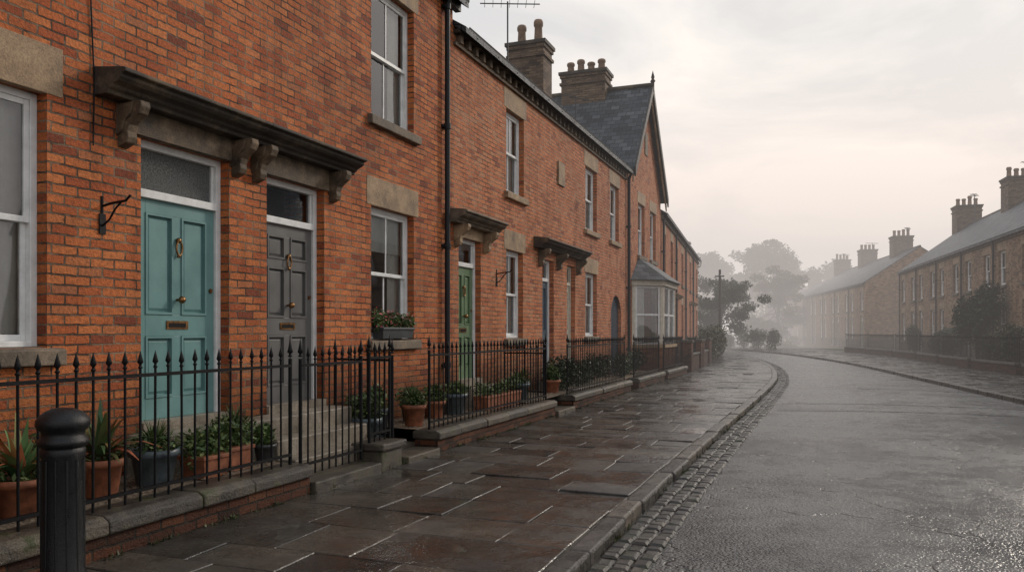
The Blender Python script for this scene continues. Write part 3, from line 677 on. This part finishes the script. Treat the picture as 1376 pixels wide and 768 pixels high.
th = B('stone_gate_threshold'); th.box('slab', COPE, -4.55, -4.2, 6.03, 7.18, -.05, .10); th.box('slab', COPE, -4.55, -4.2, 7.76, 8.54, -.05, .07); th.box('slab', COPE, -4.55, -4.2, 13.17, 14.18, -.05, .07); th.done({'slab': .015})

def railings(name, p0, p1, zb, zt, sp=.13, rail=.13, posts=True, seg=6, tall=.0):
    b = B(name); P0 = Vector((*p0, 0)); P1 = Vector((*p1, 0)); d = P1 - P0; L = d.length; d.normalize(); n = Vector((-d.y, d.x, 0))
    N = max(1, round(L / sp))
    zr = zt - rail
    for i in range(N + 1):
        p = P0 + d * (L * i / N); isp = posts and i in (0, N)
        r = .017 if isp else .0088
        dz = R.uniform(-.004, .004); lx = R.uniform(-.003, .003)
        b.cyl('bars', IRON, (p.x, p.y, zb), (p.x + lx, p.y + lx, zt - .07 + dz), r, seg=seg)
        k = 1.5 if isp else 1.1
        b.lathe('spear_finials', IRON, (p.x + lx, p.y + lx, zt - .085 + dz + (.03 if isp else 0)), [(.009 * k, 0), (.016 * k, .008), (.009 * k, .018), (.008 * k, .03), (.019 * k, .045), (.013 * k, .075), (.001, .115 * k)], seg)
    def flat(z0, z1, w):
        a = P0 - n * w; c = P0 + n * w; e = P1 + n * w; f = P1 - n * w
        b.extr('rails', IRON, [(q.x, q.y, z0) for q in (a, c, e, f)], (0, 0, z1 - z0))
    flat(zr - .012, zr + .012, .016); flat(zb + .09, zb + .112, .016)
    return b.done()
RX = -4.4
railings('iron_railings', (RX, -4.3), (RX, 5.92), .25, 1.275)
railings('iron_gate', (RX, 6.07), (RX, 7.1), .13, 1.27, posts=True, sp=.12)
railings('iron_railings', (RX, 7.26), (RX, 7.68), .27, 1.3, sp=.11)
railings('iron_gate', (RX - .03, 7.8), (RX - .82, 7.86), .2, 1.26, sp=.12)
railings('iron_railings', (RX, 8.64), (RX, 13.05), .25, 1.29)
railings('iron_railings', (RX, 14.3), (RX, 19.0), .25, 1.29)
railings('iron_railings', (RX, 20.05), (RX, 23.5), .25, 1.27); railings('iron_railings', (RX, 24.2), (RX, 27.8), .25, 1.25)
railings('iron_railings', (-4.45, 13.1), (-5.2, 13.15), .3, 1.2)
ys_ = [29.3, 33.5, 38, 42.5, 47]
for a, c in zip(ys_[:-1], ys_[1:]):
    b = B('low_brick_wall'); xa, xc = BL(a) - .2, BL(c - .9) - .2
    b.hexa('brickwork', WALLB, [(xa - .12, a, -.1), (xa + .12, a, -.1), (xc + .12, c - .9, -.1), (xc - .12, c - .9, -.1)], [(xa - .12, a, .55), (xa + .12, a, .55), (xc + .12, c - .9, .55), (xc - .12, c - .9, .55)])
    b.hexa('coping', COPE, [(xa - .16, a, .552), (xa + .16, a, .552), (xc + .16, c - .9, .552), (xc - .16, c - .9, .552)], [(xa - .16, a, .64), (xa + .16, a, .64), (xc + .16, c - .9, .64), (xc - .16, c - .9, .64)])
    for (xx, yy) in ((xa, a), (xc, c - .9)):
        b.box('pier', WALLB, xx - .2, xx + .2, yy - .2, yy + .2, -.1, 1.05); b.box('pier_cap', COPE, xx - .24, xx + .24, yy - .24, yy + .24, 1.052, 1.14)
    b.done({'coping': .015})
    railings('iron_railings', (xa, a + .25), (xc, c - 1.2), .64, 1.2, seg=4)

pts = [(y, BR(y)) for y in (14, 20, 26, 31, 36, 41, 46, 51, 57, 62)]
for (ya, xa), (yb, xb) in zip(pts[:-1], pts[1:]):
    b = B('low_brick_wall'); yb -= .9
    b.hexa('brickwork', WALLB, [(xa, ya, -.1), (xa + .25, ya, -.1), (xb + .25, yb, -.1), (xb, yb, -.1)], [(xa, ya, .3), (xa + .25, ya, .3), (xb + .25, yb, .3), (xb, yb, .3)])
    b.hexa('coping', COPE, [(xa - .03, ya, .302), (xa + .28, ya, .302), (xb + .28, yb, .302), (xb - .03, yb, .302)], [(xa - .03, ya, .39), (xa + .28, ya, .39), (xb + .28, yb, .39), (xb - .03, yb, .39)])
    b.done({'coping': .015}); railings('iron_railings', (xa + .12, ya + .1), (xb + .12, yb - .1), .38, 1.25, seg=4)
strip('front_gardens', lambda y: BR(y) + .1, lambda y: BR(y) + 5.5, -6, 72, 2.0, .03, GRASS)

gr = B('gravel'); r = random.Random(5)
for (a, c) in ((-7.4, 6.0), (8.6, 11.2), (12.5, 15.2), (18.2, 23.2), (23.2, 27.9)):
    gr.poly('gravel', GRAVEL, [(-5.3, a, .275), (-4.5, a, .262), (-4.5, c, .262), (-5.3, c, .275)])
    nn = int((min(c, 16) - max(a, 1.5)) * 420) if a < 14 and c > 2 else 0
    for i in range(nn):
        x = r.uniform(-5.28, -4.55); yy = r.uniform(max(a, 1.5), min(c, 16)); s = r.uniform(.007, .017); z = .27 + s * .4; an = r.uniform(0, pi)
        ca, sa = math.cos(an) * s, math.sin(an) * s
        gr.faces('gravel', GRAVEL, [(x + ca, yy + sa, z), (x - sa, yy + ca, z), (x - ca, yy - sa, z), (x + sa, yy - ca, z), (x, yy, z + s * .7)], [(0, 1, 4), (1, 2, 4), (2, 3, 4), (3, 0, 4)])
gr.done()
st = B('stone_steps')
st.box('step', STEP, -5.29, -4.98, 4.95, 7.85, .2, .6); st.box('step', STEP, -4.98, -4.75, 6.2, 7.8, .1, .42); st.box('step', STEP, -4.75, -4.55, 6.2, 7.8, .05, .25)
st.box('path', COPE, -5.29, -4.56, 6.03, 8.58, -.05, .12)
st.done({'step': .015})
st = B('stone_steps'); st.box('step', STEP, -5.29, -5.0, 11.25, 12.45, .2, .58); st.box('step', STEP, -5.0, -4.7, 11.25, 12.45, .2, .42); st.box('step', STEP, -5.29, -4.9, 15.2, 18.1, .0, .45); st.box('step', STEP, -4.9, -4.55, 15.2, 18.1, .0, .3); st.done({'step': .015})

# ------------------------------------------------------------------ plants
def leafcloud(b, part, mat, clumps, n, size, r):
    for i in range(n):
        c, rad = r.choice(clumps)
        u = Vector((r.gauss(0, 1), r.gauss(0, 1), r.gauss(0, 1))).normalized() * (r.random() ** .45)
        p = Vector(c) + Vector((u.x * rad[0], u.y * rad[1], u.z * rad[2]))
        d = Vector((r.uniform(-1, 1), r.uniform(-1, 1), r.uniform(-.6, .8))).normalized(); e = d.orthogonal().normalized()
        e = Matrix.Rotation(r.uniform(0, 6.28), 3, d) @ e; s = size * r.uniform(.6, 1.4)
        b.faces(part, mat, [p - d * s, p + e * s * .45, p + d * s, p - e * s * .45], [(0, 1, 2, 3)])
def blades(b, part, mat, c, n, L, w, r, spread=1.0, segs=4):
    for i in range(n):
        an = r.uniform(0, 2 * pi); lean = r.uniform(.15, 1.0) * spread; l = L * r.uniform(.6, 1.1)
        dx, dy = math.cos(an), math.sin(an); vs = []
        for k in range(segs + 1):
            t = k / segs; ph = lean * (0.3 + t * .9)
            x = l * t * math.sin(ph * .9); z = l * t * math.cos(ph * .9)
            ww = w * (1 - t ** 1.6) * (0.75 + .5 * math.sin(pi * t)) + .001
            px, py = c[0] + dx * (x + .015), c[1] + dy * (x + .015)
            vs += [(px - dy * ww, py + dx * ww, c[2] + z), (px + dy * ww, py - dx * ww, c[2] + z)]
        b.faces(part, mat, vs, [(2*k, 2*k+1, 2*k+3, 2*k+2) for k in range(segs)], True)
def pot(x, y, z, rad, h, mat, kind, seed, sc=1.0):
    b = B('potted_plant'); r = random.Random(seed)
    b.lathe('pot', mat, (x, y, z), [(.001, .0), (rad * .68, 0), (rad * .72, .01), (rad * .92, h * .8), (rad * 1.04, h * .81), (rad * 1.06, h), (rad * .94, h), (rad * .9, h * .86)], 20)
    b.lathe('soil', SOIL, (x, y, z + h * .88), [(rad * .93, 0), (.001, .01)], 16)
    t = (x, y, z + h * .88)
    if kind == 'agave': blades(b, 'leaves', AGAVE, t, 54, .34 * sc, .032, r, 1.45); leafcloud(b, 'leaves', LEAF, [((x, y, t[2] + .04), (rad, rad, .06))], 160, .025, r)
    elif kind == 'grass': blades(b, 'leaves', LEAF, t, 150, .28 * sc, .008, r, 1.3); leafcloud(b, 'leaves', LEAF, [((x, y, t[2] + .06), (rad * 1.2, rad * 1.2, .11))], 420, .022, r)
    else:
        leafcloud(b, 'leaves', LEAF, [((x + r.uniform(-.08, .08), y + r.uniform(-.08, .08), t[2] + .11 * sc), (rad * .95, rad * .95, .14 * sc)) for _ in range(4)], 620, .028, r)
        blades(b, 'leaves', LEAF, t, 30, .3 * sc, .012, r)
    return b.done()
pot(-4.76, 3.62, .27, .18, .25, TERRA, 'agave', 1, 1.3); pot(-4.82, 4.28, .27, .16, .27, TERRA, 'agave', 2, 1.3)
pot(-4.78, 4.74, .27, .18, .28, BLUEPOT, 'grass', 3, .95); pot(-4.72, 3.10, .27, .15, .22, TERRA, 'bush', 4)
pot(-5.08, 4.05, .27, .13, .2, ZINC, 'bush', 17, 1.2); pot(-5.05, 3.3, .27, .15, .24, BLUEPOT, 'grass', 18, 1.1)
pot(-4.95, 5.82, .27, .18, .3, BLUEPOT, 'grass', 5, .95); pot(-4.85, 7.95, .12, .17, .34, BLUEPOT, 'bush', 6, 1.3)
pot(-4.7, 5.95, .27, .1, .16, ZINC, 'bush', 16, .8); pot(-5.1, 8.2, .12, .15, .3, TERRA, 'bush', 19, 1.3)
pot(-4.72, 8.85, .27, .15, .27, TERRA, 'grass', 7, 1.0); pot(-4.95, 9.2, .27, .14, .24, ZINC, 'bush', 8); pot(-5.05, 8.5, .12, .16, .4, ZINC, 'bush', 9, 1.4)
pot(-4.85, 10.3, .27, .19, .3, BLUEPOT, 'bush', 10, .8); pot(-4.9, 9.75, .27, .16, .24, TERRA, 'bush', 11)
pot(-4.8, 14.6, .27, .17, .25, TERRA, 'bush', 12, 1.3); pot(-4.8, 12.75, .27, .2, .3, BLUEPOT, 'grass', 13)
pot(-4.95, 13.3, .27, .15, .3, BLUEPOT, 'agave', 14)
def trough(y0, y1, x, z, mat, seed, h=.2, w=.11, flowers=False, n=800):
    b = B('planter_box'); r = random.Random(seed)
    b.hexa('trough', mat, [(x - w * .85, y0 + .02, z), (x + w * .85, y0 + .02, z), (x + w * .85, y1 - .02, z), (x - w * .85, y1 - .02, z)], [(x - w, y0, z + h), (x + w, y0, z + h), (x + w, y1, z + h), (x - w, y1, z + h)])
    b.box('rim', mat, x - w - .012, x + w + .012, y0 - .012, y1 + .012, z + h - .02, z + h + .012)
    cl = [((x, y0 + (y1 - y0) * k / 5, z + h + .06 + r.uniform(0, .07)), (w * 1.1, .12, .12 * r.uniform(.8, 1.5))) for k in range(6)]
    leafcloud(b, 'leaves', LEAF, cl, n, .026, r)
    for k in range(6): blades(b, 'leaves', LEAF, (x, y0 + (y1 - y0) * (k + .5) / 6, z + h), 10, .26, .01, r)
    if flowers: leafcloud(b, 'flowers', FLOWER, [(c, (a[0] * 1.2, a[1] * 1.1, a[2] * 1.15)) for c, a in cl], 260, .022, r)
    return b.done({'rim': .006})
trough(5.02, 5.32, -4.68, .27, TERRA, 21, w=.13, h=.17); trough(5.36, 5.66, -4.72, .27, TERRA, 25, w=.13, h=.19)
trough(10.85, 12.3, -4.68, .27, TERRA, 22, flowers=False); trough(8.95, 9.78, FX + .0, 1.36, ZINC, 23, h=.13, w=.085, flowers=True, n=900)
for i, (a, c) in enumerate(((14.8, 16.0), (16.4, 18.8), (20.2, 22.8))):
    b = B('shrub'); r = random.Random(40 + i)
    leafcloud(b, 'shrub', LEAFD, [((-4.85, a + (c - a) * k / 6, .5 + r.uniform(0, .2)), (.25, .3, .3)) for k in range(7)], 2600, .035, r); b.done()
b = B('weeds'); r = random.Random(91)
for i in range(150):
    t = r.random(); yy = r.uniform(2.4, 27)
    x, z = (-4.235 + r.uniform(0, .02), 0) if t < .6 else (KL(yy) + r.uniform(.0, .02), -.09)
    for k in range(r.randint(1, 5)): blades(b, 'weeds', LEAFM, (x, yy + r.uniform(-.07, .07), z), 5, r.uniform(.02, .06), .005, r, 1.4, 2)
b.done()

def tree(name, loc, h, w, nleaf, size, mat, seed, trunk=.25, low=.3):
    r = random.Random(seed); b = B(name, loc); base = Vector((0, 0, -.3)); top = Vector((r.uniform(-.3, .3), r.uniform(-.3, .3), h * .55))
    mid = base.lerp(top, .45) + Vector((r.uniform(-.2, .2), r.uniform(-.2, .2), 0))
    b.cyl('trunk', BARK, base, mid, trunk, trunk * .75); b.cyl('trunk', BARK, mid, top, trunk * .75, trunk * .4)
    clumps = []
    for i in range(22):
        an = i * 2.4 + r.uniform(-.4, .4); el = r.uniform(-.35, 1.2); rr = r.uniform(.35, .85)
        e = Vector((math.cos(an) * math.cos(el) * w * .5 * rr, math.sin(an) * math.cos(el) * w * .5 * rr, h * (low + .35) + math.sin(el) * h * (1 - low - .35) * .85))
        s = mid.lerp(top, r.uniform(0, 1)); m = s.lerp(e, .5) + Vector((0, 0, h * .03))
        b.cyl('branches', BARK, s, m, trunk * .3, trunk * .18, seg=6); b.cyl('branches', BARK, m, e, trunk * .18, trunk * .06, seg=6)
        clumps.append((e, (w * .17 * r.uniform(.7, 1.2), w * .17 * r.uniform(.7, 1.2), h * .10 * r.uniform(.7, 1.3))))
        for q in range(3):
            e2 = e + Vector((r.gauss(0, w * .1), r.gauss(0, w * .1), r.gauss(0, h * .06))); b.cyl('branches', BARK, m, e2, trunk * .08, trunk * .03, seg=4)
            clumps.append((e2, (w * .11, w * .11, h * .06)))
    leafcloud(b, 'foliage', mat, clumps, nleaf, size, r); return b.done()
tree('tree', (-7.4, 68, 0), 6.4, 5.6, 13000, .13, LEAFD, 51, .16, -.15)
tree('tree', (-12, 72, 0), 9.5, 6.5, 9000, .17, LEAFB, 52, .2, .1)
tree('tree', (-6.5, 112, 0), 13.8, 12.5, 15000, .27, LEAFB, 53, .35, .05)
tree('tree', (4, 118, 0), 12.0, 9, 9000, .25, LEAFB, 54, .3, .1)
tree('tree', (-15, 118, 0), 13, 10, 9000, .27, LEAFB, 55, .3, .1)
tree('tree', (-4.4, 94, 0), 8.6, 8.5, 16000, .18, LEAFB, 56, .18, -.15)
tree('tree', (-24, 90, 0), 14, 10, 8000, .25, LEAFB, 57, .3, .2)
b = B('distant_trees'); r = random.Random(77)
cl = []
for i in range(60):
    x = -75 + i * 2.6; cl.append(((x, 140 + r.uniform(-6, 10), r.uniform(3, 8)), (4, 3, r.uniform(2, 4))))
leafcloud(b, 'distant_trees', LEAFD, cl, 16000, .45, r); b.done()

def bush(name, pts, n, size, mat, seed):
    b = B(name); r = random.Random(seed); cl = []
    for (x, y, z, rx, ry, rz) in pts:
        for k in range(6): cl.append(((x + r.uniform(-.5, .5) * rx, y + r.uniform(-.5, .5) * ry, z + r.uniform(-.5, .5) * rz), (rx * .6, ry * .6, rz * .6)))
    leafcloud(b, 'foliage', mat, cl, n, size, r)
    for (x, y, z, rx, ry, rz) in pts: b.cyl('stems', BARK, (x, y, -.1), (x, y, z), .04)
    return b.done()
bush('hedge', [(BL(y) - .2, y, .8, .8, 1.0, 1.0) for y in (38.8, 40.5, 42, 43.5, 45, 46.5, 48, 49.5, 51, 53, 55)], 19000, .06, LEAFM, 61)
bush('hedge', [(BL(y) - .5, y, .8, .9, 1.2, 1.2) for y in (57, 59, 61, 63, 66, 68, 71, 74)], 11000, .09, LEAFM, 62)
bush('hedge', [(KR(y) + 3.2, y, .7, .8, 1.3, 1.0) for y in (68, 71, 74, 77, 80, 83)], 9000, .09, LEAFD, 63)
bush('shrub', [(6.4, 39.5, 1.9, 1.0, 1.0, 1.6)], 8000, .07, LEAFD, 64)
bush('shrub', [(6.9, 34.6, .9, .8, .9, .9), (6.6, 36.4, .8, .7, .7, .8)], 6000, .06, LEAFM, 65)
bush('shrub', [(6.0, 44.5, .9, .7, 1.2, .8), (5.9, 47.5, .8, .6, 1.0, .7), (5.2, 52, 1.0, .6, 1.0, .9)], 6500, .06, LEAFD, 66)
bush('shrub', [(7.2, 31.5, 1.0, .7, 1.1, .8), (6.8, 42.0, 1.5, .5, .5, 1.5)], 6000, .06, LEAFD, 67)
b = B('telegraph_pole'); b.cyl('pole', BARK, (-6.2, 55, -.3), (-6.2, 55, 5.6), .1, .08); b.box('cross_arm', BARK, -6.5, -5.9, 54.85, 54.95, 5.1, 5.18)
for k in range(4): b.ball('insulator', WHITE, (-6.45 + k * .16, 54.9, 5.22), .04)
b.done()

# ------------------------------------------------------------------ bollard
b = B('cast_iron_bollard'); c = (-3.72, 3.07, 0)
b.lathe('post', BOLL, c, [(.15, -.02), (.15, .1), (.125, .13), (.118, .16), (.105, .2), (.1, .78), (.108, .80), (.108, .83), (.1, .84)], 28)
b.lathe('cap', BOLL, c, [(.1, .84), (.118, .855), (.124, .87), (.118, .885), (.104, .9), (.104, .925), (.122, .94), (.13, .96), (.128, .985), (.11, 1.01), (.085, 1.03), (.05, 1.045), (.001, 1.05)], 28)
for k in range(12):
    t = 2 * pi * k / 12; b.cyl('flutes', BOLL, (c[0] + .1 * math.cos(t), c[1] + .1 * math.sin(t), .2), (c[0] + .099 * math.cos(t), c[1] + .099 * math.sin(t), .78), .007, seg=6)
b.done()

# ------------------------------------------------------------------ mist (homogeneous: absorption plus its own added glow in place of scattered light)
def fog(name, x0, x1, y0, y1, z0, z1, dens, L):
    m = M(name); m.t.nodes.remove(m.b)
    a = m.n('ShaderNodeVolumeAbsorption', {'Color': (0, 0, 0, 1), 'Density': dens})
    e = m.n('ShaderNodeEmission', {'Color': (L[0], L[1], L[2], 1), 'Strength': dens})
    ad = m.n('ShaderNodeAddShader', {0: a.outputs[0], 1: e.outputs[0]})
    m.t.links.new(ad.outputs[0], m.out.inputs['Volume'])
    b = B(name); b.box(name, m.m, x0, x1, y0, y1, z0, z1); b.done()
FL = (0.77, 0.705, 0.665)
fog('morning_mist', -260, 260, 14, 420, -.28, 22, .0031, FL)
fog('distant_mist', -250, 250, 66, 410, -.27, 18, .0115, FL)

# ------------------------------------------------------------------ world + sun
w = bpy.data.worlds.new('World'); scene.world = w; w.use_nodes = True; nt = w.node_tree
for n_ in list(nt.nodes): nt.nodes.remove(n_)
def wn(t, **k):
    n_ = nt.nodes.new(t)
    for a, v in k.items(): setattr(n_, a, v)
    return n_
L = nt.links.new
az, elv = math.radians(34), math.radians(27)
out = wn('ShaderNodeOutputWorld'); bg1 = wn('ShaderNodeBackground'); bg2 = wn('ShaderNodeBackground'); mx = wn('ShaderNodeMixShader')
sky = wn('ShaderNodeTexSky', sky_type='NISHITA', sun_disc=False, sun_elevation=elv, sun_rotation=az)
L(sky.outputs[0], bg1.inputs[0]); bg1.inputs[1].default_value = .10
tc = wn('ShaderNodeTexCoord'); sep = wn('ShaderNodeSeparateXYZ'); L(tc.outputs['Generated'], sep.inputs[0])
gr_ = wn('ShaderNodeValToRGB'); L(sep.outputs[2], gr_.inputs[0]); cr = gr_.color_ramp
cr.elements[0].position = 0.0; cr.elements[0].color = (.84, .76, .72, 1); cr.elements[1].position = .75; cr.elements[1].color = (.74, .77, .81, 1)
e = cr.elements.new(.16); e.color = (.90, .81, .77, 1); e = cr.elements.new(.32); e.color = (.87, .85, .83, 1)
mp = wn('ShaderNodeMapping'); mp.inputs['Scale'].default_value = (1, 1, 3.0); L(tc.outputs['Generated'], mp.inputs[0])
ns = wn('ShaderNodeTexNoise'); L(mp.outputs[0], ns.inputs[0]); ns.inputs['Scale'].default_value = 3.0; ns.inputs['Detail'].default_value = 6; ns.inputs['Roughness'].default_value = .55; ns.inputs['Distortion'].default_value = .4
nr = wn('ShaderNodeValToRGB'); L(ns.outputs[0], nr.inputs[0]); c2 = nr.color_ramp
c2.elements[0].position = .38; c2.elements[0].color = (.83, .85, .88, 1); c2.elements[1].position = .6; c2.elements[1].color = (1.12, 1.10, 1.08, 1)
mm = wn('ShaderNodeMix', data_type='RGBA', blend_type='MULTIPLY'); mm.inputs[0].default_value = 1; L(gr_.outputs[0], mm.inputs[6]); L(nr.outputs[0], mm.inputs[7])
ga, ge = math.radians(14), math.radians(15)
dv = wn('ShaderNodeVectorMath', operation='DOT_PRODUCT'); L(tc.outputs['Generated'], dv.inputs[0]); dv.inputs[1].default_value = (math.sin(ga) * math.cos(ge), math.cos(ga) * math.cos(ge), math.sin(ge))
gl = wn('ShaderNodeValToRGB'); L(dv.outputs['Value'], gl.inputs[0]); c3 = gl.color_ramp
c3.elements[0].position = .5; c3.elements[0].color = (.98, 1.0, 1.03, 1); c3.elements[1].position = 1.0; c3.elements[1].color = (1.22, 1.17, 1.10, 1)
m2 = wn('ShaderNodeMix', data_type='RGBA', blend_type='MULTIPLY'); m2.inputs[0].default_value = 1; L(mm.outputs[2], m2.inputs[6]); L(gl.outputs[0], m2.inputs[7])
L(m2.outputs[2], bg2.inputs[0]); bg2.inputs[1].default_value = 1.0
mx.inputs[0].default_value = .92; L(bg1.outputs[0], mx.inputs[1]); L(bg2.outputs[0], mx.inputs[2]); L(mx.outputs[0], out.inputs[0])

s = Vector((math.sin(az) * math.cos(elv), math.cos(az) * math.cos(elv), math.sin(elv)))
sd = bpy.data.lights.new('sun', 'SUN'); sd.energy = 1.5; sd.angle = math.radians(10); sd.color = (1, .90, .78)
so = bpy.data.objects.new('sun', sd); scene.collection.objects.link(so); so.rotation_euler = s.to_track_quat('Z', 'Y').to_euler(); so.location = (20, 20, 30)

cd = bpy.data.cameras.new('camera'); cam = bpy.data.objects.new('camera', cd); scene.collection.objects.link(cam)
cam.location = (0, 0, 1.45); cam.rotation_euler = (math.radians(90), 0, math.radians(21.06)); cd.lens = 28; cd.sensor_width = 36; cd.shift_y = .0443; cd.clip_end = 2000; cd.clip_start = .05
scene.camera = cam
scene.view_settings.view_transform = 'Standard'; scene.view_settings.look = 'None'; scene.view_settings.exposure = 0
